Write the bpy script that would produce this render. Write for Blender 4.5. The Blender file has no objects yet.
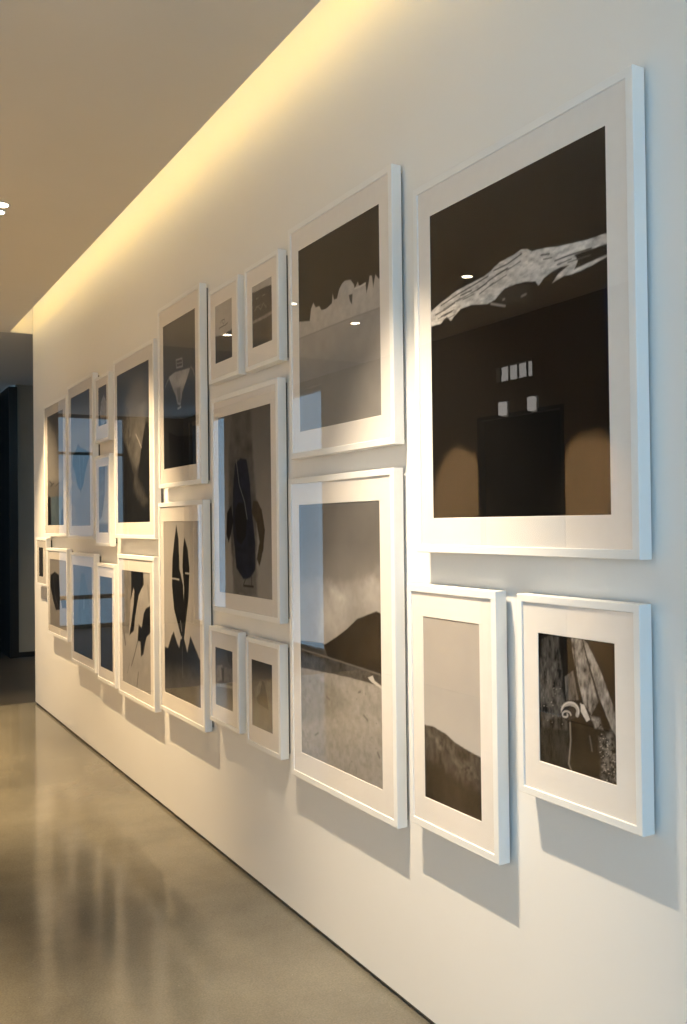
import bpy, bmesh, math, json
import numpy as np
from mathutils import Matrix, Vector

# ------------------------------------------------------------------ measured data (metres)
CAM_H=1.5137
CAM_F=930.003
CAM_FW=[0.488199, 0.872631, 0.01332]
CAM_R=[0.872725, -0.488073, -0.011676]
CAM_U=[0.003688, -0.017325, 0.999843]
FRONT=1.5500
WALL=1.5984
CEIL=3.2038
FRAMES = {"A":{"rect":[2.3228,1.4525,1.4287,2.5152,2.2432,1.5392,1.5275,2.4151],"label":"largest white frame, holding a snowy mountain ridge on a black sky","art":[["bg",[[0,0.003],[0.4,0.004],[1,0.005]],0.3,20],["poly",[[-0.003,0.681],[0.077,0.699],[0.172,0.717],[0.263,0.724],[0.359,0.731],[0.401,0.74],[0.451,0.755],[0.531,0.759],[0.577,0.766],[0.607,0.762],[0.63,0.749],[0.695,0.745],[0.765,0.736],[0.833,0.729],[0.911,0.723],[1.001,0.72],[1.001,0.693],[0.911,0.696],[0.846,0.695],[0.862,0.677],[0.845,0.657],[0.923,0.663],[1.0,0.666],[1.0,0.661],[0.91,0.651],[0.832,0.646],[0.792,0.65],[0.736,0.641],[0.764,0.659],[0.819,0.674],[0.778,0.677],[0.737,0.672],[0.694,0.663],[0.665,0.647],[0.65,0.663],[0.598,0.671],[0.545,0.673],[0.482,0.672],[0.425,0.649],[0.374,0.645],[0.28,0.657],[0.208,0.658],[0.142,0.631],[0.114,0.649],[0.075,0.632],[-0.004,0.633]],0.54,0.4,44,0.003,0.45],["line",[[0.077,0.69],[0.19,0.706],[0.298,0.717],[0.384,0.727]],0.004,0.02,0.002],["line",[[0.094,0.675],[0.207,0.691]],0.003,0.05,0.002],["line",[[0.183,0.685],[0.291,0.696],[0.377,0.706]],0.003,0.08,0.002],["line",[[0.315,0.697],[0.401,0.715],[0.499,0.729]],0.004,0.02,0.002],["line",[[0.331,0.683],[0.416,0.701]],0.003,0.05,0.002],["line",[[0.394,0.695],[0.492,0.71]],0.003,0.08,0.002],["line",[[0.418,0.737],[0.499,0.741],[0.577,0.754]],0.004,0.02,0.002],["line",[[0.432,0.722],[0.513,0.727]],0.003,0.05,0.002],["line",[[0.492,0.722],[0.571,0.734]],0.003,0.08,0.002],["line",[[0.681,0.729],[0.723,0.724]],0.004,0.02,0.002],["line",[[0.693,0.715],[0.736,0.711]],0.003,0.05,0.002],["line",[[0.717,0.705]],0.003,0.08,0.002],["line",[[0.751,0.699],[0.819,0.7],[0.924,0.697]],0.004,0.02,0.002],["line",[[0.763,0.686],[0.831,0.688]],0.003,0.05,0.002],["line",[[0.814,0.682],[0.918,0.68]],0.003,0.08,0.002],["line",[[0.037,0.666],[0.105,0.672],[0.171,0.683]],0.004,0.02,0.002],["line",[[0.054,0.65],[0.122,0.657]],0.003,0.05,0.002],["line",[[0.097,0.651],[0.164,0.662]],0.003,0.08,0.002],["line",[[0.076,0.655],[0.152,0.66]],0.004,0.02,0.002],["line",[[0.093,0.64],[0.169,0.645]],0.003,0.05,0.002],["line",[[0.144,0.639]],0.003,0.08,0.002],["line",[[0.209,0.699],[0.281,0.703]],0.004,0.02,0.002],["line",[[0.225,0.684],[0.296,0.689]],0.003,0.05,0.002],["line",[[0.273,0.682]],0.003,0.08,0.002],["poly",[[0.425,0.649],[0.482,0.672],[0.56,0.67],[0.621,0.655],[0.635,0.605],[0.497,0.628]],0.02,0.5,30,0.006,1],["line",[[0.4,0.641],[0.481,0.621]],0.006,0.3,0.003],["line",[[0.575,0.633],[0.598,0.635]],0.006,0.25,0.003],["line",[[0.47,0.641],[0.478,0.642]],0.005,0.3,0.003],["poly",[[0.975,0.58],[1,0.62],[1,0.3],[0.99,0.25],[0.985,0.45]],[0.006,0.01,0.022],0,10,0.004,1]]},
"B":{"rect":[2.3814,1.9534,0.6107,1.3313,2.3044,2.031,0.7028,1.2389],"label":"white frame with a dark hillside sloping under a pale sky","art":[["bg",[[0,0.42],[0.3,0.44],[0.6,0.4],[1,0.37]],0.08,5],["poly",[[-0.05,0.398],[0.18,0.405],[0.4,0.387],[0.555,0.358],[0.78,0.338],[1.014,0.326],[1.018,-0.014],[-0.067,-0.041]],0.03,1.0,40,0.004,2.0],["poly",[[-0.028,0.206],[0.233,0.21],[0.623,0.161],[0.99,0.159],[1.018,-0.014],[-0.067,-0.041]],0.008,0.6,20,0.03,1],["poly",[[0.075,0.362],[0.279,0.357],[0.514,0.31],[0.277,0.298]],0.075,0.9,40,0.03,1],["poly",[[0.435,0.279],[0.814,0.273],[0.956,0.2],[0.625,0.207]],0.06,0.9,40,0.03,1]]},
"C":{"rect":[1.8675,1.4568,0.827,1.3309,1.7937,1.5351,0.9187,1.2388],"label":"white frame with dark carved timbers and a curl, bottom right of the wall","art":[["bg",[[0,0.004],[1,0.004]],0.8,20],["poly",[[0.057,0.94],[0.172,0.997],[0.292,0.988],[0.315,0.78],[0.345,0.52],[0.4,0.298],[0.044,0.26],[0.019,0.655]],0.035,1.2,36,0.012,3],["poly",[[0.026,0.791],[0.316,0.805],[0.339,0.603],[0.373,0.415],[0.07,0.326],[0.019,0.568]],0.055,1.2,36,0.02,2.5],["poly",[[0.021,0.257],[0.4,0.298],[0.42,0.046],[0.019,0.006]],0.015,1.2,30,0.03,3],["poly",[[0.364,0.69],[0.473,0.748],[0.537,0.542],[0.378,0.517]],0.075,0.9,40,0.005,3],["poly",[[0.453,0.999],[0.587,1.003],[0.652,0.835],[0.781,0.559],[0.697,0.456],[0.598,0.526],[0.542,0.661],[0.478,0.854]],0.17,1.0,40,0.005,2.2],["poly",[[0.602,0.998],[0.657,0.962],[0.809,0.792],[0.929,0.599],[0.992,0.482],[0.991,0.346],[0.931,0.395],[0.792,0.595],[0.644,0.892]],0.2,0.8,40,0.005,2.5],["line",[[0.589,0.997],[0.643,0.868],[0.717,0.714],[0.791,0.572]],0.008,0.015,0.003],["line",[[0.481,0.937],[0.514,0.74],[0.547,0.543]],0.009,0.015,0.003],["line",[[0.325,0.424],[0.325,0.44],[0.335,0.457],[0.352,0.473],[0.375,0.486],[0.403,0.496],[0.433,0.501],[0.462,0.502],[0.488,0.498],[0.509,0.49],[0.523,0.478],[0.529,0.463],[0.527,0.447],[0.516,0.43]],0.034,0.3,0.004],["line",[[0.317,0.441],[0.325,0.458],[0.34,0.474],[0.361,0.488],[0.386,0.5],[0.413,0.508],[0.441,0.511],[0.468,0.511],[0.492,0.507],[0.513,0.498],[0.527,0.487],[0.536,0.472],[0.537,0.456],[0.532,0.44]],0.008,0.55,0.003],["poly",[[0.32,0.432],[0.354,0.466],[0.43,0.488],[0.502,0.461],[0.493,0.406],[0.381,0.367],[0.296,0.387]],0.02,0.3,20,0.004,1],["line",[[0.435,0.419],[0.43,0.428],[0.419,0.435],[0.405,0.438],[0.387,0.439],[0.369,0.437],[0.353,0.432],[0.339,0.425],[0.33,0.418],[0.326,0.41],[0.327,0.403],[0.332,0.397],[0.341,0.394],[0.352,0.392],[0.363,0.393],[0.375,0.395],[0.384,0.399],[0.391,0.403],[0.395,0.408],[0.395,0.412],[0.393,0.416],[0.389,0.418]],0.014,0.38,0.003],["poly",[[0.557,0.521],[0.608,0.515],[0.679,0.419],[0.634,0.399],[0.565,0.463]],0.5,0.2,30,0.003,1],["line",[[0.424,0.361],[0.429,0.229],[0.399,0.055],[0.434,0.012]],0.01,0.22,0.006],["line",[[0.671,0.3],[0.697,0.198]],0.008,0.12,0.006],["poly",[[0.677,0.453],[0.797,0.446],[0.833,0.37],[0.734,0.368]],0.16,1.2,40,0.012,1],["poly",[[0.791,0.306],[0.93,0.372],[0.992,0.221],[0.995,0.015],[0.8,0.015]],0.07,1.8,46,0.03,1],["specks",[[0.793,0.364],[0.995,0.313],[0.995,0.015],[0.78,0.012]],60,0.002,0.006,0.4],["specks",[[0.041,0.632],[0.331,0.662],[0.359,0.34],[0.046,0.298]],30,0.002,0.005,0.3]]},
"D":{"rect":[3.1811,2.4411,1.7624,2.6382,3.1056,2.5238,1.8598,2.5395],"label":"tall white frame with black sky above a jagged pale ice edge","art":[["bg",[[0,0.012],[1,0.008]],0.15,20],["poly",[[-0.022,0.612],[0.153,0.587],[0.175,0.65],[0.206,0.676],[0.235,0.644],[0.284,0.643],[0.312,0.618],[0.359,0.614],[0.397,0.618],[0.444,0.629],[0.455,0.676],[0.472,0.643],[0.508,0.64],[0.537,0.683],[0.573,0.706],[0.609,0.712],[0.669,0.703],[0.711,0.671],[0.719,0.648],[0.753,0.677],[0.769,0.653],[0.838,0.653],[0.85,0.601],[0.876,0.653],[0.885,0.68],[0.908,0.675],[0.922,0.616],[0.945,0.674],[0.978,0.647],[1.024,0.637],[1.03,-0.118],[-0.043,-0.089]],0.4,0.12,26,0.003,1],["poly",[[-0.024,0.515],[0.611,0.515],[1.02,0.508],[1.03,-0.118],[-0.043,-0.089]],0.3,0.08,14,0.004,1],["line",[[-0.024,0.515],[0.611,0.515],[1.02,0.508]],0.006,0.24,0.003],["poly",[[0.65,0.632],[0.693,0.631],[0.686,0.578],[0.662,0.6]],0.05,0.3,20,0.003,1],["line",[[0.719,0.651],[0.786,0.649],[0.838,0.653]],0.008,0.55,0.003],["poly",[[1.015,0.349],[0.968,0.343],[0.463,0.35],[-0.028,0.402],[-0.043,-0.089],[1.03,-0.118]],0.26,0.05,10,0.05,1]]},
"E":{"rect":[3.2014,2.4509,0.5676,1.6891,3.1225,2.5421,0.6645,1.5895],"label":"tall white frame with a black mountain, clouds and pebbled sand","art":[["bg",[[0,0.25],[0.5,0.25],[0.66,0.27],[0.72,0.19],[0.85,0.14],[1,0.14]],0.15,6],["poly",[[0.231,0.692],[0.398,0.659],[0.557,0.665],[0.676,0.685],[0.807,0.714],[0.962,0.739],[1.051,0.746],[1.047,0.601],[0.223,0.453]],0.31,0.35,9,0.05,1],["poly",[[0.38,0.686],[0.505,0.663],[0.708,0.665],[0.869,0.701],[0.991,0.705],[0.99,0.666],[0.674,0.623],[0.414,0.622]],0.38,0.4,9,0.05,1],["poly",[[0.333,0.457],[0.48,0.495],[0.621,0.536],[0.733,0.577],[0.82,0.591],[0.945,0.613],[0.996,0.607],[1.035,0.605],[1.028,0.357],[0.671,0.357],[0.341,0.351],[-0.054,0.341],[-0.05,0.447],[0.127,0.453],[0.295,0.46]],0.008,0.5,24,0.003,1],["poly",[[-0.05,0.449],[0.127,0.456],[0.32,0.458],[0.368,0.412],[-0.051,0.41]],0.05,0.2,10,0.006,1],["poly",[[-0.051,0.41],[0.393,0.408],[0.672,0.404],[1.029,0.395],[1.028,0.357],[0.671,0.357],[0.341,0.351],[-0.054,0.341]],0.05,0.6,36,0.004,1],["line",[[-0.051,0.419],[0.393,0.41],[0.672,0.404],[1.029,0.395]],0.005,0.14,0.003],["poly",[[-0.054,0.341],[0.341,0.35],[0.671,0.357],[1.028,0.356],[1.027,-0.009],[-0.039,-0.007]],0.28,0.18,50,0.004,1],["poly",[[-0.055,0.326],[0.24,0.324],[0.438,0.309],[0.646,0.265],[0.434,0.2],[-0.035,0.118]],0.2,0.2,50,0.03,1],["poly",[[0.845,0.375],[0.897,0.386],[0.917,0.37],[0.998,0.357],[0.988,0.349],[0.886,0.362],[0.861,0.368]],0.5,0,10,0.002,1],["specks",[[0.027,0.286],[0.967,0.338],[0.978,0.023],[0.017,0.032]],50,0.0012,0.0032,0.13],["line",[[0.794,0.236],[0.836,0.224]],0.006,0.09,0.003],["line",[[0.94,0.123],[0.96,0.109]],0.006,0.09,0.003],["line",[[0.193,0.095],[0.237,0.108]],0.006,0.09,0.003],["line",[[0.351,0.259],[0.387,0.252]],0.006,0.09,0.003],["line",[[0.736,0.312],[0.758,0.317]],0.006,0.09,0.003]]},
"F":{"rect":[3.6044,3.2698,2.1566,2.5909,3.5366,3.3406,2.247,2.5026],"label":"small white frame, dark print with a pale top strip, right of the upper pair","art":[["bg",[[0,0.045],[0.6,0.04],[1,0.04]],0.2,20],["poly",[[-0.135,1.049],[1.104,1.013],[1.097,0.841],[0.79,0.874],[-0.001,0.892],[-0.144,0.892]],0.42,0.1,10,0.006,1],["line",[[0.218,0.766],[0.411,0.775],[0.653,0.765]],0.01,0.22,0.003],["line",[[0.125,0.59],[0.295,0.64],[0.429,0.565],[0.568,0.644],[0.698,0.562]],0.012,0.24,0.003],["line",[[0.184,0.642],[0.728,0.65]],0.01,0.16,0.003],["poly",[[0.004,0.443],[0.613,0.449],[1.032,0.463],[1.03,0.414],[0.611,0.398],[0.03,0.395]],0.24,0.3,20,0.01,1],["poly",[[0.842,0.865],[1.006,0.85],[0.994,0.537],[0.882,0.573]],0.03,0,10,0.01,1]]},
"G":{"rect":[4.0283,3.6737,2.1617,2.589,3.9532,3.7528,2.247,2.5089],"label":"small white frame, pale print with a dark cap shape, left of the upper pair","art":[["bg",[[0,0.035],[1,0.035]],0.15,20],["poly",[[-0.104,0.482],[0.092,0.471],[0.478,0.442],[0.793,0.463],[1.103,0.484],[1.123,1.044],[-0.096,1.007]],0.4,0.08,10,0.004,1],["line",[[0.237,0.584],[0.482,0.588],[0.735,0.604]],0.016,0.05,0.003],["line",[[0.323,0.656],[0.388,0.702],[0.548,0.698],[0.578,0.629]],0.012,0.05,0.003],["line",[[0.42,0.67],[0.514,0.62]],0.014,0.08,0.003]]},
"H":{"rect":[4.0036,3.2875,1.1287,2.0923,3.9309,3.3647,1.2161,2.0002],"label":"large white frame with a dark hanging bird on brown, between the two small pairs","art":[["bg",[[0,0.3],[0.35,0.26],[0.6,0.19],[1,0.12]],0.1,8],["poly",[[0.289,1.011],[0.651,0.995],[0.681,0.736],[0.748,0.446],[0.697,0.026],[0.32,0.011],[0.206,0.406],[0.217,0.758]],0.085,0.3,14,0.02,1],["poly",[[0.31,0.359],[0.708,0.358],[0.735,0.005],[0.278,-0.002]],0.14,0.2,14,0.03,1],["poly",[[0.342,0.717],[0.446,0.747],[0.565,0.731],[0.619,0.605],[0.653,0.448],[0.706,0.292],[0.701,0.148],[0.604,0.101],[0.485,0.091],[0.345,0.151],[0.289,0.359],[0.296,0.58]],[0.01,0.013,0.024],0.4,20,0.006,1],["poly",[[0.41,0.508],[0.498,0.495],[0.555,0.415],[0.532,0.325],[0.451,0.276],[0.362,0.301],[0.324,0.405],[0.343,0.474]],[0.005,0.004,0.003],0.3,20,0.006,1],["poly",[[0.674,0.509],[0.75,0.507],[0.823,0.462],[0.875,0.358],[0.842,0.249],[0.777,0.169],[0.729,0.204],[0.781,0.292],[0.735,0.391],[0.645,0.448]],[0.05,0.038,0.024],0.2,20,0.005,1],["poly",[[0.173,0.453],[0.26,0.493],[0.299,0.405],[0.202,0.282],[0.152,0.335]],[0.006,0.004,0.004],0.2,20,0.005,1],["line",[[0.364,0.74],[0.421,0.599],[0.518,0.506],[0.563,0.415]],0.006,0.2,0.003],["line",[[0.484,0.057],[0.66,0.058]],0.012,0.03,0.003],["line",[[0.525,0.098],[0.484,0.063]],0.007,0.03,0.003],["line",[[0.631,0.113],[0.634,0.062]],0.007,0.03,0.003]]},
"I":{"rect":[3.6299,3.2937,0.5991,1.0466,3.5803,3.3752,0.6832,0.9583],"label":"small white frame with a shadowy figure on grey, right of the lower pair","art":[["bg",[[0,0.19],[0.25,0.14],[0.5,0.1],[0.8,0.06],[1,0.03]],0.2,8],["poly",[[0.08,0.536],[0.408,0.713],[0.923,0.751],[1.002,0.369],[0.276,0.349]],0.14,0.3,14,0.03,1],["poly",[[0.487,0.724],[0.614,0.703],[0.707,0.556],[0.795,0.329],[0.277,0.366],[0.23,0.44],[0.394,0.522],[0.466,0.656]],0.04,0.3,20,0.01,1],["line",[[0.295,0.591],[0.407,0.697]],0.008,0.22,0.003],["line",[[0.468,0.688],[0.506,0.629]],0.008,0.25,0.003]]},
"J":{"rect":[4.0528,3.7067,0.6217,1.0548,3.9909,3.7848,0.7019,0.9647],"label":"small white frame, grey print with a pale ledge, left of the lower pair","art":[["bg",[[0,0.09],[0.4,0.07],[0.7,0.08],[1,0.05]],0.2,8],["poly",[[0.052,0.668],[0.403,0.719],[0.435,0.467],[0.034,0.39]],0.17,0.3,14,0.012,1],["poly",[[0.526,0.695],[0.956,0.7],[0.997,0.47],[0.476,0.435]],0.13,0.3,14,0.012,1],["poly",[[0.337,0.676],[0.492,0.655],[0.476,0.435],[0.383,0.443]],0.03,0.2,14,0.01,1],["poly",[[0.001,0.377],[1.024,0.429],[1.02,0.384],[-0.003,0.322]],0.24,0.2,14,0.008,1],["poly",[[0.644,1.018],[1.042,0.998],[1.016,0.687],[0.72,0.804]],0.03,0.2,14,0.02,1]]},
"K":{"rect":[4.77,4.1374,1.7142,2.6612,4.6954,4.2117,1.8107,2.5584],"label":"tall white frame with a pale shirt shape on a nearly black print","art":[["bg",[[0,0.015],[0.3,0.03],[0.55,0.035],[0.7,0.05],[1,0.07]],0.15,8],["poly",[[0.178,0.631],[0.388,0.645],[0.838,0.63],[0.726,0.561],[0.596,0.488],[0.541,0.407],[0.446,0.424],[0.41,0.476],[0.287,0.556]],0.34,0.25,16,0.005,1],["poly",[[0.428,0.532],[0.545,0.533],[0.552,0.429],[0.462,0.437]],0.16,0.2,16,0.01,1],["line",[[0.418,0.723],[0.603,0.716],[0.616,0.662],[0.432,0.67],[0.418,0.723]],0.01,0.34,0.003],["line",[[0.454,0.696],[0.591,0.689]],0.006,0.3,0.003],["line",[[0.061,0.571],[0.137,0.605],[0.2,0.623]],0.01,0.22,0.003],["line",[[0.853,0.637],[0.926,0.607],[0.959,0.571]],0.01,0.2,0.003],["line",[[0.461,0.394],[0.551,0.398]],0.014,0.4,0.003],["poly",[[0.164,0.253],[0.428,0.214],[0.949,0.186],[0.944,-0.021],[0.189,0.002]],0.006,0,10,0.005,1]]},
"L":{"rect":[4.7852,4.1179,0.5512,1.6374,4.7133,4.1814,0.6498,1.5401],"label":"tall white frame with two black pointed leaves rising from black ground","art":[["bg",[[0,0.38],[0.5,0.42],[1,0.4]],0.06,5],["poly",[[-0.081,0.265],[0.104,0.266],[0.196,0.331],[0.275,0.37],[0.354,0.318],[0.427,0.289],[0.469,0.337],[0.569,0.344],[0.649,0.277],[0.688,0.319],[0.733,0.371],[0.827,0.329],[0.965,0.263],[1.065,0.26],[1.06,-0.009],[-0.063,-0.022]],0.012,0.2,12,0.006,1],["poly",[[-0.088,0.12],[1.064,0.164],[1.06,-0.009],[-0.063,-0.022]],0.05,0.3,12,0.08,1],["poly",[[0.378,0.978],[0.437,0.895],[0.459,0.729],[0.551,0.643],[0.574,0.512],[0.554,0.377],[0.486,0.35],[0.403,0.412],[0.291,0.497],[0.238,0.632],[0.256,0.78],[0.318,0.894]],0.008,0.2,14,0.003,1],["poly",[[0.598,0.908],[0.682,0.844],[0.727,0.737],[0.695,0.572],[0.627,0.459],[0.558,0.332],[0.502,0.334],[0.545,0.443],[0.578,0.622],[0.538,0.742],[0.557,0.842]],0.01,0.3,14,0.003,1],["line",[[0.216,0.67],[0.327,0.671],[0.44,0.669]],0.008,0.45,0.003],["line",[[0.619,0.71],[0.731,0.709]],0.008,0.45,0.003],["line",[[0.472,0.439],[0.504,0.385]],0.008,0.25,0.003],["line",[[0.512,0.295],[0.518,0.126]],0.006,0.12,0.003]]},
"M":{"rect":[5.6383,4.8413,1.4459,2.5257,5.5758,4.9397,1.5384,2.4294],"label":"tall white frame with a brown split tail fin on a dark print","art":[["bg",[[0,0.01],[0.3,0.02],[0.6,0.04],[1,0.055]],0.15,8],["poly",[[0.246,0.843],[0.333,0.846],[0.414,0.747],[0.579,0.733],[0.933,0.747],[0.862,0.579],[0.702,0.378],[0.594,0.338],[0.405,0.437],[0.267,0.561],[0.23,0.68]],0.06,0.35,16,0.02,1],["poly",[[0.222,0.798],[0.292,0.844],[0.392,0.749],[0.453,0.549],[0.35,0.486],[0.239,0.598]],0.05,0.6,30,0.008,1],["poly",[[0.151,0.592],[0.377,0.439],[0.607,0.236],[0.756,0.464],[0.889,0.626],[1.037,0.599],[1.02,-0.012],[0.162,-0.011]],0.006,0.5,20,0.008,1],["poly",[[0.567,0.316],[0.724,0.244],[0.925,0.14],[0.823,0.087],[0.509,0.205]],0.03,0.5,20,0.03,1],["line",[[0.601,0.563],[0.679,0.519],[0.762,0.469]],0.007,0.3,0.003],["line",[[0.281,0.851],[0.255,0.76],[0.193,0.624],[0.234,0.446]],0.008,0.02,0.003]]},
"N":{"rect":[5.58,4.8694,0.5147,1.3496,5.5021,4.9499,0.5943,1.2599],"label":"tall white frame with black smears over a pale print","art":[["bg",[[0,0.33],[0.5,0.36],[1,0.38]],0.15,10],["poly",[[0.303,1.007],[0.764,1.012],[0.781,0.893],[0.705,0.855],[0.608,0.798],[0.54,0.701],[0.477,0.604],[0.422,0.483],[0.262,0.429],[0.359,0.584],[0.425,0.706],[0.455,0.825],[0.428,0.853],[0.349,0.761],[0.266,0.697],[0.31,0.853]],0.006,0.2,10,0.004,1],["poly",[[-0.028,0.989],[0.343,1.002],[0.343,0.82],[0.248,0.446],[-0.008,0.427]],0.2,0.2,10,0.01,1],["poly",[[0.836,0.696],[0.997,0.734],[1.022,0.527],[0.847,0.457],[0.747,0.311],[0.666,0.287],[0.649,0.407],[0.554,0.405],[0.595,0.554],[0.702,0.526],[0.764,0.646]],0.007,0.3,14,0.006,1],["line",[[0.563,0.412],[0.461,0.298],[0.332,0.174]],0.012,0.03,0.003],["line",[[0.573,0.144],[0.518,0.01]],0.012,0.03,0.003],["line",[[0.07,0.432],[0.116,0.34]],0.02,0.06,0.003],["line",[[0.178,0.093],[0.258,0.185]],0.006,0.08,0.003],["line",[[0.914,0.882],[0.954,0.771]],0.02,0.2,0.02]]},
"O":{"rect":[6.0864,5.7418,2.0572,2.4837,6.0107,5.8112,2.1637,2.4144],"label":"smallest white frame of the upper row, dark print with a pale figure","art":[["bg",[[0,0.05],[1,0.05]],0.2,20],["poly",[[0.159,0.316],[0.368,0.635],[0.641,0.748],[0.99,0.534],[0.943,0.102],[0.566,0.003],[0.282,0.051]],0.3,0.4,20,0.01,1]]},
"P":{"rect":[6.0986,5.7337,1.3945,1.9736,6.0208,5.7911,1.4781,1.9036],"label":"narrow white frame of a pale print, under the smallest upper frame","art":[["bg",[[0,0.1],[0.12,0.11],[0.17,0.3],[1,0.3]],0.08,20],["poly",[[0.06,0.993],[0.7,0.987],[0.627,0.563],[0.34,0.253],[0.03,0.195]],0.14,0.2,10,0.015,1]]},
"Q":{"rect":[6.8636,6.1335,1.4339,2.5347,6.7804,6.2377,1.5238,2.4439],"label":"tall white frame with a teal plant hanging upside down on grey","art":[["bg",[[0,0.22],[0.3,0.24],[0.7,0.22],[0.9,0.1],[1,0.06]],0.06,5],["poly",[[0.118,0.558],[0.257,0.577],[0.396,0.623],[0.494,0.591],[0.69,0.573],[1.001,0.523],[0.906,0.481],[0.743,0.395],[0.642,0.305],[0.508,0.256],[0.344,0.302],[0.214,0.42],[0.064,0.473]],[0.01,0.02,0.024],0.6,18,0.012,1],["line",[[0.458,0.535],[0.484,0.412],[0.51,0.289]],0.012,[0.08,0.1,0.11],0.006],["line",[[0.686,0.517],[0.615,0.399]],0.01,[0.08,0.1,0.11],0.006]]},
"R":{"rect":[7.6971,6.9056,1.4474,2.4883,7.5874,7.0277,1.5317,2.3934],"label":"farthest tall white frame of the upper row, print with dark lower corners","art":[["bg",[[0,0.09],[0.36,0.12],[0.42,0.2],[1,0.16]],0.1,6],["poly",[[-0.036,0.27],[0.189,0.26],[0.225,-0.008],[-0.041,-0.008]],0.006,0,10,0.006,1],["poly",[[0.809,0.135],[1.033,0.149],[1.021,-0.007],[0.761,-0.007]],0.008,0,10,0.006,1],["line",[[0.118,0.405],[0.28,0.378],[0.197,0.357],[0.401,0.38]],0.015,0.04,0.003],["line",[[0.517,0.35],[0.751,0.377],[0.785,0.321]],0.012,0.06,0.003],["poly",[[0.23,0.26],[0.93,0.253],[0.798,-0.007],[0.225,-0.008]],[0.07,0.1,0.13],0.1,10,0.01,1]]},
"S":{"rect":[6.0695,5.6426,0.5294,1.2833,6.0081,5.7139,0.6174,1.2005],"label":"narrow white frame of a plain dark print, left of the black smears","art":[["bg",[[0,0.025],[0.5,0.03],[1,0.04]],0.15,20]]},
"T":{"rect":[6.8055,6.1314,0.5578,1.3382,6.7402,6.2088,0.6317,1.2501],"label":"white frame of a grey print with a dim cone, lower row","art":[["bg",[[0,0.03],[0.3,0.05],[1,0.1]],0.1,6],["poly",[[0.419,0.893],[0.585,0.915],[0.817,0.688],[1.001,0.326],[0.172,0.268],[0.323,0.665]],[0.035,0.045,0.05],0.2,10,0.02,1],["line",[[0.572,0.642],[0.567,0.539]],0.02,0.2,0.02]]},
"U":{"rect":[7.6063,6.9051,0.6802,1.3565,7.5275,6.9565,0.7528,1.271],"label":"white frame of a beige print with a dark blob, lower row","art":[["bg",[[0,0.28],[1,0.3]],0.1,6],["poly",[[0.041,0.751],[0.318,0.814],[0.556,0.774],[0.622,0.527],[0.604,0.275],[0.367,0.251],[0.171,0.404],[0.02,0.608]],0.015,0.6,20,0.008,1],["line",[[0.22,0.736],[0.318,0.461],[0.463,0.332]],0.012,0.1,0.006],["poly",[[0.65,0.426],[1.053,0.444],[1.054,0.333],[0.742,0.309]],0.05,0.2,10,0.01,1]]},
"V":{"rect":[8.0352,7.6294,1.0433,1.4306,7.9443,7.774,1.1158,1.3549],"label":"tiny dark brown print in a white frame above the grey wall label","art":[["bg",[[0,0.03],[1,0.04]],0.2,20]]}}
PI = math.pi
C = bpy.context.scene.collection
rng = np.random.default_rng(7)

# ------------------------------------------------------------------ materials
def mat(name, base=(.8, .8, .8), rough=.5, spec=.5, metal=0):
    m = bpy.data.materials.new(name); m.use_nodes = True
    b = m.node_tree.nodes['Principled BSDF']
    b.inputs['Base Color'].default_value = (*base, 1)
    b.inputs['Roughness'].default_value = rough
    b.inputs['Specular IOR Level'].default_value = spec
    b.inputs['Metallic'].default_value = metal
    return m

def noisy(name, c1, c2, scale, rough=.5, spec=.5, bump=0, bscale=None, detail=6, rvar=0):
    m = mat(name, c1, rough, spec); nt = m.node_tree; N = nt.nodes; L = nt.links
    b = N['Principled BSDF']
    tc = N.new('ShaderNodeTexCoord')
    n = N.new('ShaderNodeTexNoise'); n.inputs['Scale'].default_value = scale; n.inputs['Detail'].default_value = detail
    L.new(tc.outputs['Object'], n.inputs['Vector'])
    r = N.new('ShaderNodeValToRGB')
    r.color_ramp.elements[0].position = .3; r.color_ramp.elements[1].position = .7
    r.color_ramp.elements[0].color = (*c1, 1); r.color_ramp.elements[1].color = (*c2, 1)
    L.new(n.outputs['Fac'], r.inputs['Fac']); L.new(r.outputs['Color'], b.inputs['Base Color'])
    if bump:
        n2 = N.new('ShaderNodeTexNoise'); n2.inputs['Scale'].default_value = bscale or scale * 8
        L.new(tc.outputs['Object'], n2.inputs['Vector'])
        bp = N.new('ShaderNodeBump'); bp.inputs['Strength'].default_value = bump; bp.inputs['Distance'].default_value = .002
        L.new(n2.outputs['Fac'], bp.inputs['Height']); L.new(bp.outputs['Normal'], b.inputs['Normal'])
    if rvar:
        mr = N.new('ShaderNodeMapRange')
        mr.inputs['To Min'].default_value = rough - rvar; mr.inputs['To Max'].default_value = rough + rvar
        L.new(n.outputs['Fac'], mr.inputs['Value']); L.new(mr.outputs['Result'], b.inputs['Roughness'])
    return m

def emit(name, col, s):
    m = bpy.data.materials.new(name); m.use_nodes = True; nt = m.node_tree
    nt.nodes.clear()
    e = nt.nodes.new('ShaderNodeEmission'); e.inputs['Color'].default_value = (*col, 1); e.inputs['Strength'].default_value = s
    o = nt.nodes.new('ShaderNodeOutputMaterial'); nt.links.new(e.outputs[0], o.inputs['Surface'])
    return m

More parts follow.
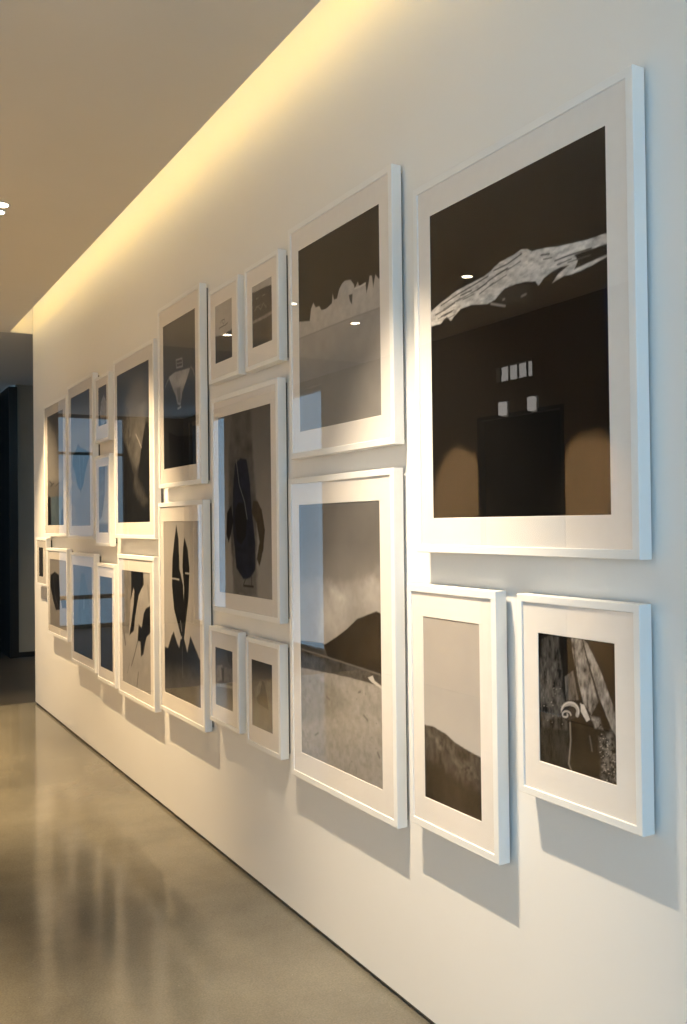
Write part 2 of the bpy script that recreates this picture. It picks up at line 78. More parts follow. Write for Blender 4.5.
def pane(name, tint=(1, 1, 1), two_sided=1.25, rough=0.0):
    """thin sheet of glass: see-through, mirror by Fresnel on its outer face"""
    m = bpy.data.materials.new(name); m.use_nodes = True; nt = m.node_tree; nt.nodes.clear(); N = nt.nodes; L = nt.links
    t = N.new('ShaderNodeBsdfTransparent'); t.inputs['Color'].default_value = (*tint, 1)
    g = N.new('ShaderNodeBsdfGlossy'); g.inputs['Roughness'].default_value = rough; g.inputs['Color'].default_value = (1, 1, 1, 1)
    f = N.new('ShaderNodeFresnel'); f.inputs['IOR'].default_value = 1.5
    geo = N.new('ShaderNodeNewGeometry')
    inv = N.new('ShaderNodeMath'); inv.operation = 'SUBTRACT'; inv.inputs[0].default_value = 1
    L.new(geo.outputs['Backfacing'], inv.inputs[1])
    m1 = N.new('ShaderNodeMath'); m1.operation = 'MULTIPLY'; m1.inputs[1].default_value = two_sided; m1.use_clamp = True
    L.new(f.outputs[0], m1.inputs[0])
    m2 = N.new('ShaderNodeMath'); m2.operation = 'MULTIPLY'
    L.new(m1.outputs[0], m2.inputs[0]); L.new(inv.outputs[0], m2.inputs[1])
    mx = N.new('ShaderNodeMixShader'); L.new(m2.outputs[0], mx.inputs['Fac']); L.new(t.outputs[0], mx.inputs[1]); L.new(g.outputs[0], mx.inputs[2])
    o = N.new('ShaderNodeOutputMaterial'); L.new(mx.outputs[0], o.inputs['Surface'])
    return m

def print_mat():
    m = mat('photo_paper', (.5, .5, .5), .7, .08); nt = m.node_tree
    a = nt.nodes.new('ShaderNodeVertexColor'); a.layer_name = 'picture'
    nt.links.new(a.outputs['Color'], nt.nodes['Principled BSDF'].inputs['Base Color'])
    return m

M = dict(
    wall=noisy('white_wall_paint', (.80, .79, .77), (.82, .81, .79), 1.3, .75, .2, .05, 90),
    ceil=noisy('ceiling_plaster', (.68, .65, .60), (.71, .68, .63), 1.1, .85, .1, .05, 70),
    cove=mat('cove_paint', (.82, .80, .76), .8, .1),
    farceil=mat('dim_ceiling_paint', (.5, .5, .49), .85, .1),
    floor=None,
    left=noisy('side_wall_paint', (.23, .18, .125), (.25, .20, .145), 1.5, .8, .2),
    grey=noisy('grey_wall_panel', (.22, .225, .21), (.24, .245, .23), 2, .7, .2),
    dark=mat('black_wall_paint', (.012, .016, .02), .6, .2),
    steel=mat('black_steel', (.008, .009, .01), .4, .4),
    reveal=mat('base_reveal', (.16, .14, .115), .8, .1),
    frame=noisy('white_frame_lacquer', (.83, .83, .82), (.85, .85, .84), 6, .38, .4),
    mat=noisy('mat_board', (.80, .76, .72), (.82, .78, .74), 30, .9, .1),
    back=mat('frame_backing', (.04, .035, .03), .9, .1),
    bead=mat('frame_spacer', (.78, .76, .73), .8, .1),
    paper=print_mat(),
    glazing=pane('picture_glass'),
    tinted=pane('tinted_window_glass', (.17, .172, .178), 1.0),
    sheer=pane('side_window_glass', (.55, .56, .58), 1.0),
    clear=pane('clear_window_glass', (.9, .93, .95), 1.0),
    alu=mat('dark_window_frame', (.03, .03, .032), .45, .4),
    white=mat('white_metal', (.8, .8, .79), .4, .4),
    tag=noisy('label_card', (.62, .60, .57), (.66, .64, .61), 20, .7, .2),
    lamp=emit('lamp_lens', (1, .86, .62), 30),
    led=emit('led_strip_light', (1, .585, .025), 16.5),
    sconce=emit('wall_lamp_diffuser', (1, .93, .85), 2.5),
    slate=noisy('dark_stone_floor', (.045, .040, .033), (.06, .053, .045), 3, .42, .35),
    brown=noisy('dark_brown_wall', (.06, .05, .04), (.075, .062, .05), 1.5, .8, .1),
    lit=emit('lit_transom_glass', (1, .95, .88), 2.2),
    black=mat('black_door_paint', (.005, .005, .006), .6, .08),
)

def floor_mat():
    m = mat('polished_concrete', (.3, .27, .2), .3, .75); nt = m.node_tree; N = nt.nodes; L = nt.links
    b = N['Principled BSDF']; tc = N.new('ShaderNodeTexCoord')
    n1 = N.new('ShaderNodeTexNoise'); n1.inputs['Scale'].default_value = 1.1; n1.inputs['Detail'].default_value = 8; n1.inputs['Roughness'].default_value = .62
    n2 = N.new('ShaderNodeTexNoise'); n2.inputs['Scale'].default_value = 160; n2.inputs['Detail'].default_value = 3
    vo = N.new('ShaderNodeTexVoronoi'); vo.inputs['Scale'].default_value = 45
    for q in (n1, n2, vo): L.new(tc.outputs['Object'], q.inputs['Vector'])
    r = N.new('ShaderNodeValToRGB'); e = r.color_ramp.elements
    e[0].position = .3; e[0].color = (.115, .106, .086, 1); e[1].position = .72; e[1].color = (.215, .198, .158, 1)
    L.new(n1.outputs['Fac'], r.inputs['Fac'])
    r2 = N.new('ShaderNodeValToRGB'); e = r2.color_ramp.elements
    e[0].position = .3; e[0].color = (.72, .72, .72, 1); e[1].position = .7; e[1].color = (1.15, 1.15, 1.15, 1)
    L.new(n2.outputs['Fac'], r2.inputs['Fac'])
    mx = N.new('ShaderNodeMix'); mx.data_type = 'RGBA'; mx.blend_type = 'MULTIPLY'; mx.inputs['Factor'].default_value = .6
    L.new(r.outputs['Color'], mx.inputs['A']); L.new(r2.outputs['Color'], mx.inputs['B'])
    # pale grit chips
    r3 = N.new('ShaderNodeValToRGB'); e = r3.color_ramp.elements
    e[0].position = .03; e[0].color = (1, 1, 1, 1); e[1].position = .06; e[1].color = (0, 0, 0, 1)
    L.new(vo.outputs['Distance'], r3.inputs['Fac'])
    vc = N.new('ShaderNodeMath'); vc.operation = 'GREATER_THAN'; vc.inputs[1].default_value = .93
    sp = N.new('ShaderNodeSeparateColor'); L.new(vo.outputs['Color'], sp.inputs['Color']); L.new(sp.outputs['Red'], vc.inputs[0])
    mm = N.new('ShaderNodeMath'); mm.operation = 'MULTIPLY'; L.new(r3.outputs['Color'], mm.inputs[0]); L.new(vc.outputs[0], mm.inputs[1])
    mx2 = N.new('ShaderNodeMix'); mx2.data_type = 'RGBA'; mx2.inputs['B'].default_value = (.5, .47, .4, 1)
    L.new(mm.outputs[0], mx2.inputs['Factor']); L.new(mx.outputs['Result'], mx2.inputs['A'])
    L.new(mx2.outputs['Result'], b.inputs['Base Color'])
    mr = N.new('ShaderNodeMapRange'); mr.inputs['To Min'].default_value = .06; mr.inputs['To Max'].default_value = .16
    L.new(n1.outputs['Fac'], mr.inputs['Value']); L.new(mr.outputs['Result'], b.inputs['Roughness'])
    bp = N.new('ShaderNodeBump'); bp.inputs['Strength'].default_value = .05; bp.inputs['Distance'].default_value = .002
    L.new(n2.outputs['Fac'], bp.inputs['Height']); L.new(bp.outputs['Normal'], b.inputs['Normal'])
    return m
M['floor'] = floor_mat()

# ------------------------------------------------------------------ mesh helpers
def box(bm, x0, x1, y0, y1, z0, z1):
    v = [bm.verts.new(q) for q in ((x0, y0, z0), (x1, y0, z0), (x1, y1, z0), (x0, y1, z0), (x0, y0, z1), (x1, y0, z1), (x1, y1, z1), (x0, y1, z1))]
    for f in ((3, 2, 1, 0), (4, 5, 6, 7), (0, 1, 5, 4), (1, 2, 6, 5), (2, 3, 7, 6), (3, 0, 4, 7)):
        bm.faces.new([v[i] for i in f])

def obj(name, bm, m, parent=None, bevel=0, smooth=False):
    me = bpy.data.meshes.new(name); bm.normal_update(); bm.to_mesh(me); bm.free()
    me.materials.append(m)
    if smooth: me.shade_smooth()
    o = bpy.data.objects.new(name, me); C.objects.link(o)
    if parent: o.parent = parent
    if bevel:
        b = o.modifiers.new('bevel', 'BEVEL'); b.width = bevel; b.segments = 2; b.limit_method = 'ANGLE'
    return o

def boxes(name, lst, m, parent=None, bevel=0):
    bm = bmesh.new()
    for q in lst: box(bm, *q)
    return obj(name, bm, m, parent, bevel)

def struct(o):
    o['kind'] = 'structure'; return o

def thing(name, label, cat, loc, group=None):
    o = bpy.data.objects.new(name, None); C.objects.link(o); o.location = loc; o.empty_display_size = .1
    o['label'] = label; o['category'] = cat
    if group: o['group'] = group
    return o

def tag(o, label, cat, group=None):
    o['label'] = label; o['category'] = cat
    if group: o['group'] = group
    return o

def disc(bm, cx, cy, z0, z1, r0, r1, n=40):
    """ring/disc wall from radius r0 (inner) to r1, heights z0..z1"""
    a = [(math.cos(2 * PI * i / n), math.sin(2 * PI * i / n)) for i in range(n)]
    rings = []
    for (r, z) in ((r0, z1), (r0, z0), (r1, z0), (r1, z1)):
        rings.append([bm.verts.new((cx + c * r, cy + s * r, z)) for c, s in a])
    for k in range(4):
        A, B = rings[k], rings[(k + 1) % 4]
        for i in range(n):
            j = (i + 1) % n
            bm.faces.new((A[i], A[j], B[j], B[i]))

def cyl(bm, cx, cy, z0, z1, r, n=40):
    a = [(cx + r * math.cos(2 * PI * i / n), cy + r * math.sin(2 * PI * i / n)) for i in range(n)]
    lo = [bm.verts.new((x, y, z0)) for x, y in a]; hi = [bm.verts.new((x, y, z1)) for x, y in a]
    bm.faces.new(lo[::-1]); bm.faces.new(hi)
    for i in range(n):
        j = (i + 1) % n
        bm.faces.new((lo[i], lo[j], hi[j], hi[i]))

def wall_boxes(a0, a1, z0, z1, holes):
    """rectangles (a,z) that cover a wall with holes left free"""
    As = sorted({a0, a1, *[h[0] for h in holes], *[h[1] for h in holes]})
    Zs = sorted({z0, z1, *[h[2] for h in holes], *[h[3] for h in holes]})
    out = []
    for i in range(len(As) - 1):
        for k in range(len(Zs) - 1):
            ca, cz = (As[i] + As[i + 1]) / 2, (Zs[k] + Zs[k + 1]) / 2
            if any(h[0] < ca < h[1] and h[2] < cz < h[3] for h in holes): continue
            out.append((As[i], As[i + 1], Zs[k], Zs[k + 1]))
    return out

# ------------------------------------------------------------------ room
END = 8.36            # the gallery wall stops here
LEFT = WALL - 3.45    # face of the opposite side wall
NEAR = -2.6           # window wall behind the viewer
FAR = 14.0            # glazed end beyond the passage
EDGE = WALL - .192    # edge of the lowered ceiling
TOP = CEIL + .34

struct(boxes('floor', [(LEFT - .3, 6.2, NEAR - .3, 8.42, -.12, -.005)], M['floor']))
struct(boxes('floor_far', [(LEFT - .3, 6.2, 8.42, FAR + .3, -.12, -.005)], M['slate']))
struct(boxes('wall_right', [(WALL, WALL + .16, NEAR, END, .012, TOP)], M['wall']))
struct(boxes('baseboard_right', [(WALL + .012, WALL + .15, NEAR, END - .012, -.005, .012)], M['reveal']))
struct(boxes('ceiling', [(LEFT, EDGE, NEAR, END + .02, CEIL, CEIL + .03)], M['ceil']))
struct(boxes('trim_1', [(EDGE - .02, WALL + .16, NEAR, END + .14, TOP, TOP + .08),       # lid of the light slot
                        (EDGE - .16, EDGE - .13, NEAR, END + .14, CEIL + .03, TOP),       # its rear board
                        (EDGE - .13, WALL + .16, END, END + .03, CEIL, TOP)], M['cove'])) # its end panel
struct(boxes('trim_2', [(EDGE - .022, EDGE, NEAR, END, CEIL + .03, CEIL + .145)], M['cove']))   # upstand that carries the strip
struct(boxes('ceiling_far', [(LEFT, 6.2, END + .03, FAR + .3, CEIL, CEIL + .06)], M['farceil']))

# far end of the passage: grey panel wall, black doorway, black recess
struct(boxes('wall_far', [(1.99, 6.2, 11.4, 11.5, 0, CEIL)], M['grey']))
struct(boxes('baseboard_far', [(1.99, 6.2, 11.385, 11.4, 0, .06)], M['steel']))
struct(boxes('door_2', [(1.895, 1.99, 11.36, 12.4, 0, 3.17)], M['steel']))
struct(boxes('wall_recess', [(.42, 1.895, 12.4, 12.5, 0, CEIL), (.42, .5, 12.5, FAR, 0, CEIL)], M['dark']))
struct(boxes('wall_passage', [(6.1, 6.2, END - 1, 11.5, 0, CEIL), (WALL + .16, 6.2, END - 1, END - .9, 0, CEIL)], M['grey']))

# glazed end wall (seen only mirrored in the picture glass)
GX0, GX1 = WALL - 2.56, .42
struct(boxes('wall_end', [(LEFT, GX0, FAR, FAR + .2, 0, CEIL)], M['brown']))
w = struct(boxes('window_1', [(GX0, GX1, FAR + .04, FAR + .12, 0, .06), (GX0, GX1, FAR + .04, FAR + .12, .44, .50),
                              (GX0, GX1, FAR + .04, FAR + .12, 2.60, 2.64), (GX0, GX1, FAR + .04, FAR + .12, CEIL - .05, CEIL),
                              (GX0, GX0 + .05, FAR + .04, FAR + .12, .06, CEIL - .05)], M['alu']))
def vpane(name, verts, m, parent):
    bm = bmesh.new(); bm.faces.new([bm.verts.new(q) for q in verts]); return obj(name, bm, m, parent)
vpane('pane', [(GX0, FAR + .08, 0), (GX1, FAR + .08, 0), (GX1, FAR + .08, CEIL), (GX0, FAR + .08, CEIL)], M['tinted'], w)

# opposite side wall with two tall windows, a door and a high strip window
WIN = [(9.35, 10.75, .02, 3.12), (12.3, 13.75, .02, 3.12)]
DAY = (-2.45, .5, .1, 3.0)
DOOR = (5.38, 6.45, 0, 2.42)
STRIP = (5.74, 6.20, 2.69, 2.82)
struct(boxes('wall_left', [(LEFT - .06, LEFT, a, b, c, d) for a, b, c, d in wall_boxes(3.4, 10.75, 0, TOP, WIN[:1] + [DOOR, STRIP])], M['left']))
struct(boxes('wall_left_far', [(LEFT - .06, LEFT, a, b, c, d) for a, b, c, d in wall_boxes(10.75, FAR + .2, 0, TOP, WIN[1:])], M['brown']))
struct(boxes('wall_left_near', [(LEFT - .2, LEFT, a, b, c, d) for a, b, c, d in wall_boxes(NEAR, 3.4, 0, TOP, [DAY])], M['wall']))
for i, (a, b, c, d) in enumerate(WIN):
    w = struct(boxes('window_%d' % (i + 2), [(LEFT - .12, LEFT - .05, a, b, c, c + .05), (LEFT - .12, LEFT - .05, a, b, d - .05, d),
                     (LEFT - .12, LEFT - .05, a, a + .04, c + .05, d - .05), (LEFT - .12, LEFT - .05, b - .04, b, c + .05, d - .05)], M['alu']))
    vpane('pane', [(LEFT - .08, a, c), (LEFT - .08, b, c), (LEFT - .08, b, d), (LEFT - .08, a, d)], M['sheer'], w)
a, b, c, d = STRIP
n = 4; mull = []
for k in range(n + 1):
    y = a + (b - a) * k / n
    mull.append((LEFT - .06, LEFT - .045, y - .008, y + .008, c, d))
w = struct(boxes('window_4', mull, M['alu']))
vpane('pane', [(LEFT - .055, a, c), (LEFT - .055, b, c), (LEFT - .055, b, d), (LEFT - .055, a, d)], M['lit'], w)
a, b, c, d = DAY
bars = [(LEFT - .14, LEFT - .07, a, b, c, c + .06), (LEFT - .14, LEFT - .07, a, b, d - .06, d)]
for k in range(4):
    y = a + (b - a - .05) * k / 3
    bars.append((LEFT - .14, LEFT - .07, y, y + .05, c + .06, d - .06))
w = struct(boxes('window_6', bars, M['alu']))
vpane('pane', [(LEFT - .1, a, c), (LEFT - .1, b, c), (LEFT - .1, b, d), (LEFT - .1, a, d)], M['clear'], w)
a, b, c, d = DOOR
dr = struct(boxes('door_1', [(LEFT - .1, LEFT - .05, a + .03, b - .03, .005, d - .03)], M['black']))
boxes('door_frame', [(LEFT - .14, LEFT + .012, a, a + .03, 0, d), (LEFT - .14, LEFT + .012, b - .03, b, 0, d), (LEFT - .14, LEFT + .012, a + .03, b - .03, d - .03, d)], M['steel'], dr)
bm = bmesh.new(); box(bm, LEFT - .05, LEFT - .02, a + .1, a + .13, 1.02, 1.05); box(bm, LEFT - .03, LEFT - .012, a + .1, a + .24, 1.02, 1.045)
obj('door_handle', bm, M['steel'], dr, .004)

# daylight window behind the viewer
WN = (LEFT + .25, WALL - .2, .1, 2.95)
struct(boxes('wall_near', [(a, b, NEAR - .2, NEAR, c, d) for a, b, c, d in wall_boxes(LEFT - .2, WALL + .16, 0, TOP, [WN])], M['wall']))
a, b, c, d = WN
bars = [(a, b, NEAR - .14, NEAR - .07, c, c + .06), (a, b, NEAR - .14, NEAR - .07, d - .06, d)]
for k in range(4):
    x = a + (b - a - .05) * k / 3
    bars.append((x, x + .05, NEAR - .14, NEAR - .07, c + .06, d - .06))
w = struct(boxes('window_5', bars, M['alu']))
vpane('pane', [(a, NEAR - .1, c), (b, NEAR - .1, c), (b, NEAR - .1, d), (a, NEAR - .1, d)], M['clear'], w)

# sky light enters through the windows (portals guide the sampling)
def portal(name, loc, rot, sx, sy):
    l = bpy.data.lights.new(name, 'AREA'); l.shape = 'RECTANGLE'; l.size = sx; l.size_y = sy
    l.cycles.is_portal = True
    o = bpy.data.objects.new(name, l); C.objects.link(o); o.location = loc; o.rotation_euler = rot
portal('window_portal', ((WN[0] + WN[1]) / 2, NEAR - .22, (c + d) / 2), (PI / 2, 0, 0), b - a, d - c)
portal('window_portal', ((GX0 + GX1) / 2, FAR + .2, CEIL / 2), (-PI / 2, 0, 0), GX1 - GX0, CEIL)
for a_, b_, c_, d_ in WIN + [DAY]:
    portal('window_portal', (LEFT - .25, (a_ + b_) / 2, (c_ + d_) / 2), (0, -PI / 2, 0), d_ - c_, b_ - a_)

wd = bpy.data.worlds.new('sky'); bpy.context.scene.world = wd; wd.use_nodes = True
bgn = wd.node_tree.nodes['Background']; bgn.inputs['Color'].default_value = (.44, .74, 1, 1); bgn.inputs['Strength'].default_value = 2.4

# ------------------------------------------------------------------ LED strip in the slot
led = boxes('led_strip', [(EDGE, EDGE + .006, NEAR + .05, END - .02, CEIL + .112, CEIL + .124)], M['led'])
tag(led, 'warm yellow LED strip hidden in the ceiling slot above the picture wall', 'light strip')

# ------------------------------------------------------------------ downlights
def spot(parent, loc, target, power, angle, blend, col=(1, .75, .46), r=.02):
    l = bpy.data.lights.new('lamp_beam', 'SPOT'); l.energy = power; l.spot_size = math.radians(angle); l.spot_blend = blend
    l.color = col; l.shadow_soft_size = r
    o = bpy.data.objects.new('lamp_beam', l); C.objects.link(o); o.parent = parent
    o.location = loc
    d = Vector(target) - (Vector(parent.location) + Vector(loc))
    o.rotation_euler = d.to_track_quat('-Z', 'Y').to_euler()

def downlight(x, y, label, n, target, power, angle, blend, group, r=.038, col=(1, .71, .38)):
    t = thing('ceiling_downlight', label, 'ceiling light', (x, y, CEIL), group)
    pitch = .125
    bm = bmesh.new()
    for k in range(n):
        disc(bm, 0, (k - (n - 1) / 2) * pitch, -.004, 0, r, r + .010)
    obj('trim_ring', bm, M['white'], t)
    for k in range(n):
        cy = (k - (n - 1) / 2) * pitch
        bm = bmesh.new(); cyl(bm, 0, cy, -.003, 0, r)
        obj('lamp_lens', bm, M['lamp'], t)
        if power:
            tg = (target[0], target[1] + cy * 0, target[2])
            spot(t, (0, cy, -.03), tg, power / n, angle, blend, col)
    return t

XW = WALL - .785
G1 = 'twin downlights along the picture wall'
for y, pw, tz, lab in ((-.55, .35, .1, 'twin ceiling downlight nearest the window behind the viewer'),
                   (2.30, .70, -.4, 'twin ceiling downlight in front of the largest picture'),
                   (5.14, .84, .1, 'twin ceiling downlight glowing at the left edge, midway along the picture wall'),
                   (7.60, .72, .1, 'twin ceiling downlight nearest the far end of the picture wall')):
    downlight(XW, y, lab, 2, (WALL, y, tz), 760 * pw, 60 if y > 4 else 53, 1, G1, col=(1, .81, .57) if y < 4 else (1, .73, .41))
G2 = 'single downlights over the passage'
for x, y, lab in ((WALL - 1.62, 6.36, 'single ceiling downlight over the middle of the passage, nearer one'),
                  (WALL - 1.62, 7.65, 'single ceiling downlight over the middle of the passage, farther one')):
    downlight(x, y, lab, 1, (x - .6, y, 0), 1350, 80, .9, G2)
G4 = 'added unseen fill lights over the near passage'  # invented row, out of view, added for warm ambient bounce
for y, pw, lab in ((-.8, 90, 'added unseen fill light over the near passage, first of the row'), (1.4, 120, 'added unseen fill light over the near passage, second of the row'), (3.1, 1400, 'added unseen fill light over the near passage, third of the row')):
    downlight(WALL - 2.3, y, lab, 1, (WALL - 2.7, y, 0), pw, 70, .8, G4)
downlight(3.6, 9.4, 'added unseen fill light round the corner behind the picture wall', 1, (3.6, 9.9, 0), 220, 100, .9, 'added fill light round the corner')  # invented lamp, hidden from view, added to brighten the far end
G3 = 'downlights washing the opposite wall'
for x, y, lab in ((WALL - 2.35, 5.12, 'single ceiling downlight beside the black door, nearer one'), (WALL - 2.4, 6.74, 'single ceiling downlight beside the black door, farther one')):
    downlight(x, y, lab, 1, (LEFT, y, 1.45), 3000, 34, 1, G3)

# two wall lamps above the black door
for y, lab in ((5.70, 'small white wall lamp above the black door, right one'), (6.06, 'small white wall lamp above the black door, left one')):
    t = thing('wall_lamp', lab, 'wall lamp', (LEFT, y, 2.40), 'wall lamps above the black door')
    boxes('lamp_back', [(0, .02, -.035, .035, -.01, .12)], M['white'], t, .003)
    boxes('lamp_diffuser', [(.02, .07, -.03, .03, 0, .11)], M['sconce'], t, .008)

# ------------------------------------------------------------------ pictures
def fbm(U, V, freq, oct_=4, seed=0, an=1.0):
    r = np.random.default_rng(seed); out = np.zeros_like(U); amp = 1.; tot = 0
    for o in range(oct_):
        n = 64; lat = r.random((n, n))
        x = U * freq * 2 ** o; y = V * freq * 2 ** o / an
        xi = np.floor(x).astype(int); yi = np.floor(y).astype(int); fx = x - xi; fy = y - yi
        fx = fx * fx * (3 - 2 * fx); fy = fy * fy * (3 - 2 * fy)
        g = lambda a, b: lat[a % n, b % n]
        v = (g(xi, yi) * (1 - fx) + g(xi + 1, yi) * fx) * (1 - fy) + (g(xi, yi + 1) * (1 - fx) + g(xi + 1, yi + 1) * fx) * fy
        out += v * amp; tot += amp; amp *= .55
    return out / tot * 2 - 1          # -1..1

def seg_dist(X, Y, pts, closed):
    P = np.array(pts, float); Q = np.roll(P, -1, 0) if closed else P[1:]
    P = P if closed else P[:-1]
    best = np.full(X.shape, 1e9)
    for (ax, ay), (bx, by) in zip(P, Q):
        dx, dy = bx - ax, by - ay; L2 = dx * dx + dy * dy + 1e-12
        t = np.clip(((X - ax) * dx + (Y - ay) * dy) / L2, 0, 1)
        best = np.minimum(best, (X - ax - t * dx) ** 2 + (Y - ay - t * dy) ** 2)
    return np.sqrt(best)

def inside(X, Y, pts):
    P = np.array(pts, float); Q = np.roll(P, -1, 0); ins = np.zeros(X.shape, bool)
    for (ax, ay), (bx, by) in zip(P, Q):
        c = (ay > Y) != (by > Y)
        with np.errstate(divide='ignore', invalid='ignore'):
            xx = (bx - ax) * (Y - ay) / (by - ay) + ax
        ins ^= c & (X < xx)
    return ins

TINT = np.array([1.0, .945, .895])
def colour(c):
    return np.array(c, float) if isinstance(c, (list, tuple)) else c * TINT

def picture(ops, w, h, nx, ny, seed):
    u = np.linspace(0, 1, nx); v = np.linspace(0, 1, ny); U, V = np.meshgrid(u, v)
    X, Y = U * w, V * h; sc = max(w, h)
    img = np.full((ny, nx, 3), .1)
    for k, op in enumerate(ops):
        s = seed * 101 + k
        if op[0] == 'bg':
            st = op[1]; g = np.interp(V, [q[0] for q in st], [q[1] for q in st])
            if op[2]: g = g * np.clip(1 + op[2] * fbm(U * w / sc, V * h / sc, op[3], 4, s), .05, 3)
            img = g[..., None] * TINT
        elif op[0] == 'poly':
            _, pts, col, amp, fr, soft, an = op
            p = [(a * w, b * h) for a, b in pts]
            # slightly ragged outline
            jx = fbm(X / sc, Y / sc, 30, 3, s + 7) * soft * sc * .6; jy = fbm(X / sc, Y / sc, 30, 3, s + 9) * soft * sc * .6
            d = seg_dist(X + jx, Y + jy, p, True); d = np.where(inside(X + jx, Y + jy, p), d, -d)
            sf = max(soft * sc, 1e-4); m = np.clip(.5 + d / (2 * sf), 0, 1); m = m * m * (3 - 2 * m)
            c = np.ones((ny, nx, 3)) * colour(col)
            if amp: c = c * np.clip(1 + amp * 1.6 * fbm(X / sc, Y / sc, fr, 4, s, an), .08, 2.4)[..., None]
            img = img * (1 - m[..., None]) + c * m[..., None]
        elif op[0] == 'line':
            _, pts, wd_, col, soft = op
            p = [(a * w, b * h) for a, b in pts]; d = seg_dist(X, Y, p, False)
            sf = max(soft * sc, 1e-4); m = np.clip(.5 - (d - wd_ * sc / 2) / (2 * sf), 0, 1)
            img = img * (1 - m[..., None]) + colour(col) * m[..., None]
        elif op[0] == 'specks':
            _, pts, n_, r0, r1, col = op
            r = np.random.default_rng(s); P = np.array(pts)
            for _ in range(n_):
                while True:
                    a = P[:, 0].min() + r.random() * np.ptp(P[:, 0]); b = P[:, 1].min() + r.random() * np.ptp(P[:, 1])
                    if inside(np.array([a]), np.array([b]), pts)[0]: break
                rr = (r0 + (r1 - r0) * r.random()) * sc
                d = np.hypot((X - a * w) * .8, Y - b * h); m = np.clip(1 - (d - rr * .5) / (rr * .8), 0, 1) * (.5 + .5 * r.random())
                img = img * (1 - m[..., None]) + colour(col) * m[..., None]
    return np.clip(img, 0, 1)

GAP = .012; DEP = WALL - GAP - FRONT
def sweep(bm, prof, y0, y1, z0, z1):
    """mitred rectangle of a profile of (inset, x); y0 is the left side as seen from the room"""
    rings = []
    for (sy, sz, ya, za) in ((-1, 1, y0, z0), (1, 1, y1, z0), (1, -1, y1, z1), (-1, -1, y0, z1)):
        rings.append([bm.verts.new((x, ya + sy * t, za + sz * t)) for t, x in prof])
    n = len(prof)
    for k in range(4):
        A, B = rings[k], rings[(k + 1) % 4]
        for i in range(n):
            j = (i + 1) % n
            bm.faces.new((A[i], B[i], B[j], A[j]))
    bmesh.ops.recalc_face_normals(bm, faces=bm.faces)

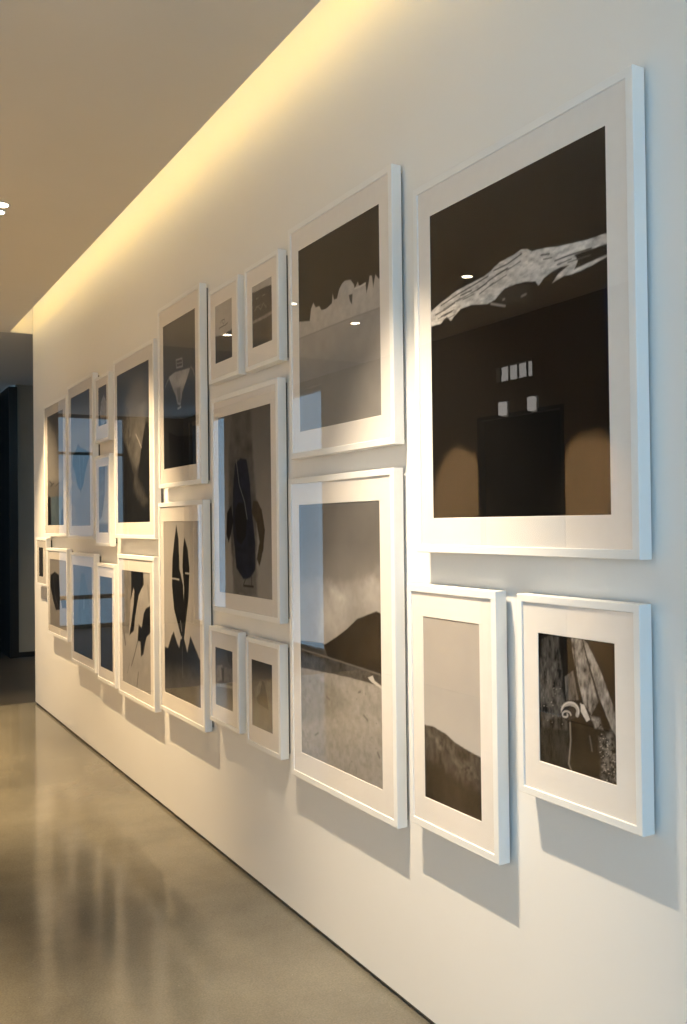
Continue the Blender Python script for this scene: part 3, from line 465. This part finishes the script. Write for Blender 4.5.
for idx, (key, f) in enumerate(FRAMES.items()):
    y0, y1, z0, z1, a0, a1, b0, b1 = f['rect']           # y0 > y1 : left side is farther along the wall
    yc = (y0 + y1) / 2
    t = thing('framed_photograph', f['label'], 'picture', (WALL, yc, z0), 'framed photographs on the gallery wall')
    fr, bk = -(WALL - FRONT), -GAP
    L, R, H_ = y0 - yc, y1 - yc, z1 - z0
    fw = .022 if H_ > .6 else .019
    e = .0014
    prof = [(0, bk), (0, fr + e), (e, fr), (fw - e, fr), (fw, fr + e), (fw, fr + .006), (fw - .008, fr + .006), (fw - .008, bk)]
    bm = bmesh.new(); sweep(bm, prof, L, R, 0, H_)
    obj('frame', bm, M['frame'], t)
    # mat board with a bevelled opening round the print
    pa, pb, pc, pd = a0 - yc, a1 - yc, b0 - z0, b1 - z0
    mx = fr + .0042
    bm = bmesh.new()
    o4 = [(L - fw + .004, fw - .004), (R + fw - .004, fw - .004), (R + fw - .004, H_ - fw + .004), (L - fw + .004, H_ - fw + .004)]
    i4 = [(pa, pc), (pb, pc), (pb, pd), (pa, pd)]
    bv = .0012
    j4 = [(pa - bv, pc + bv), (pb + bv, pc + bv), (pb + bv, pd - bv), (pa - bv, pd - bv)]
    vo_ = [bm.verts.new((mx, a, b)) for a, b in o4]; vi = [bm.verts.new((mx, a, b)) for a, b in i4]; vj = [bm.verts.new((mx + .0014, a, b)) for a, b in j4]
    vk = [bm.verts.new((mx + .0016, a, b)) for a, b in o4]
    for k in range(4):
        l = (k + 1) % 4
        bm.faces.new((vo_[k], vo_[l], vi[l], vi[k])); bm.faces.new((vi[k], vi[l], vj[l], vj[k]))
        bm.faces.new((vo_[k], vk[k], vk[l], vo_[l])); bm.faces.new((vj[k], vj[l], vk[l], vk[k]))
    bmesh.ops.recalc_face_normals(bm, faces=bm.faces)
    obj('mat', bm, M['mat'], t)
    # the print: a paper sheet whose picture is painted cell by cell
    w, h = a0 - a1, b1 - b0
    cell = {'A': .0021, 'B': .0032, 'C': .0022, 'D': .003, 'E': .003}.get(key, .004 if yc < 5 else .006)
    nx, ny = int(w / cell) + 2, int(h / cell) + 2
    img = picture(f['art'], w, h, nx, ny, idx + 1)
    px = mx + .0019
    ys = np.linspace(pa - .0015 + .004, pb + .0015 - .004, nx); zs = np.linspace(pc - .0025, pd + .0025, ny)
    ys = np.linspace(pa + .0025, pb - .0025, nx)
    YY, ZZ = np.meshgrid(ys, zs)
    co = np.stack([np.full_like(YY, px), YY, ZZ], -1).reshape(-1, 3)
    ii, jj = np.meshgrid(np.arange(nx - 1), np.arange(ny - 1)); q = (jj * nx + ii).ravel()
    faces = np.stack([q, q + nx, q + nx + 1, q + 1], 1)
    me = bpy.data.meshes.new('print'); me.from_pydata(co.tolist(), [], faces.tolist())
    at = me.color_attributes.new('picture', 'FLOAT_COLOR', 'POINT')
    rgba = np.ones((nx * ny, 4), np.float32); rgba[:, :3] = img.reshape(-1, 3); at.data.foreach_set('color', rgba.ravel())
    me.materials.append(M['paper']); me.update()
    po = bpy.data.objects.new('print', me); C.objects.link(po); po.parent = t
    if me.polygons[0].normal.x > 0: me.flip_normals()
    # glass
    gx = fr + .0022; gi = fw - .003
    bm = bmesh.new()
    bm.faces.new([bm.verts.new(v) for v in ((gx, L - gi, gi), (gx, L - gi, H_ - gi), (gx, R + gi, H_ - gi), (gx, R + gi, gi))])
    bm.normal_update()
    if bm.faces[:][0].normal.x > 0: bmesh.ops.reverse_faces(bm, faces=bm.faces[:])
    obj('glass', bm, M['glazing'], t)
    # dark backing and the hidden batten that carries the frame on the wall
    boxes('backing', [(mx + .0025, bk - .002, R + .013, L - .013, .013, H_ - .013), (bk - .002, 0, R + .016, L - .016, .016, H_ - .016)], M['back'], t)

# grey wall label under the last small picture
t = thing('wall_label', 'small grey label card on the wall, under the tiny dark-brown picture at the far end', 'label', (WALL, 7.975, .925))
boxes('card', [(-.006, 0, -.11, .11, 0, .095)], M['tag'], t, .001)

# ------------------------------------------------------------------ camera
sc = bpy.context.scene
cam = bpy.data.cameras.new('camera'); co = bpy.data.objects.new('camera', cam); C.objects.link(co)
Rv, Uv, Fv = Vector(CAM_R), Vector(CAM_U), Vector(CAM_FW)
mtx = Matrix(((Rv.x, Uv.x, -Fv.x, 0), (Rv.y, Uv.y, -Fv.y, 0), (Rv.z, Uv.z, -Fv.z, CAM_H), (0, 0, 0, 1)))
co.matrix_world = mtx
cam.sensor_fit = 'VERTICAL'; cam.sensor_height = 36; cam.lens = CAM_F / 1024 * 36; cam.clip_start = .05
sc.camera = co
vs = sc.view_settings
sc.display_settings.display_device = 'sRGB'
vs.view_transform = 'Standard'; vs.look = 'None'; vs.exposure = .2; vs.gamma = 1; vs.use_curve_mapping = False
sc.cycles.transparent_max_bounces = 16
sc.cycles.max_bounces = 10; sc.cycles.diffuse_bounces = 6; sc.cycles.glossy_bounces = 6
sc.cycles.sample_clamp_indirect = 6
sc.cycles.caustics_reflective = False; sc.cycles.caustics_refractive = False
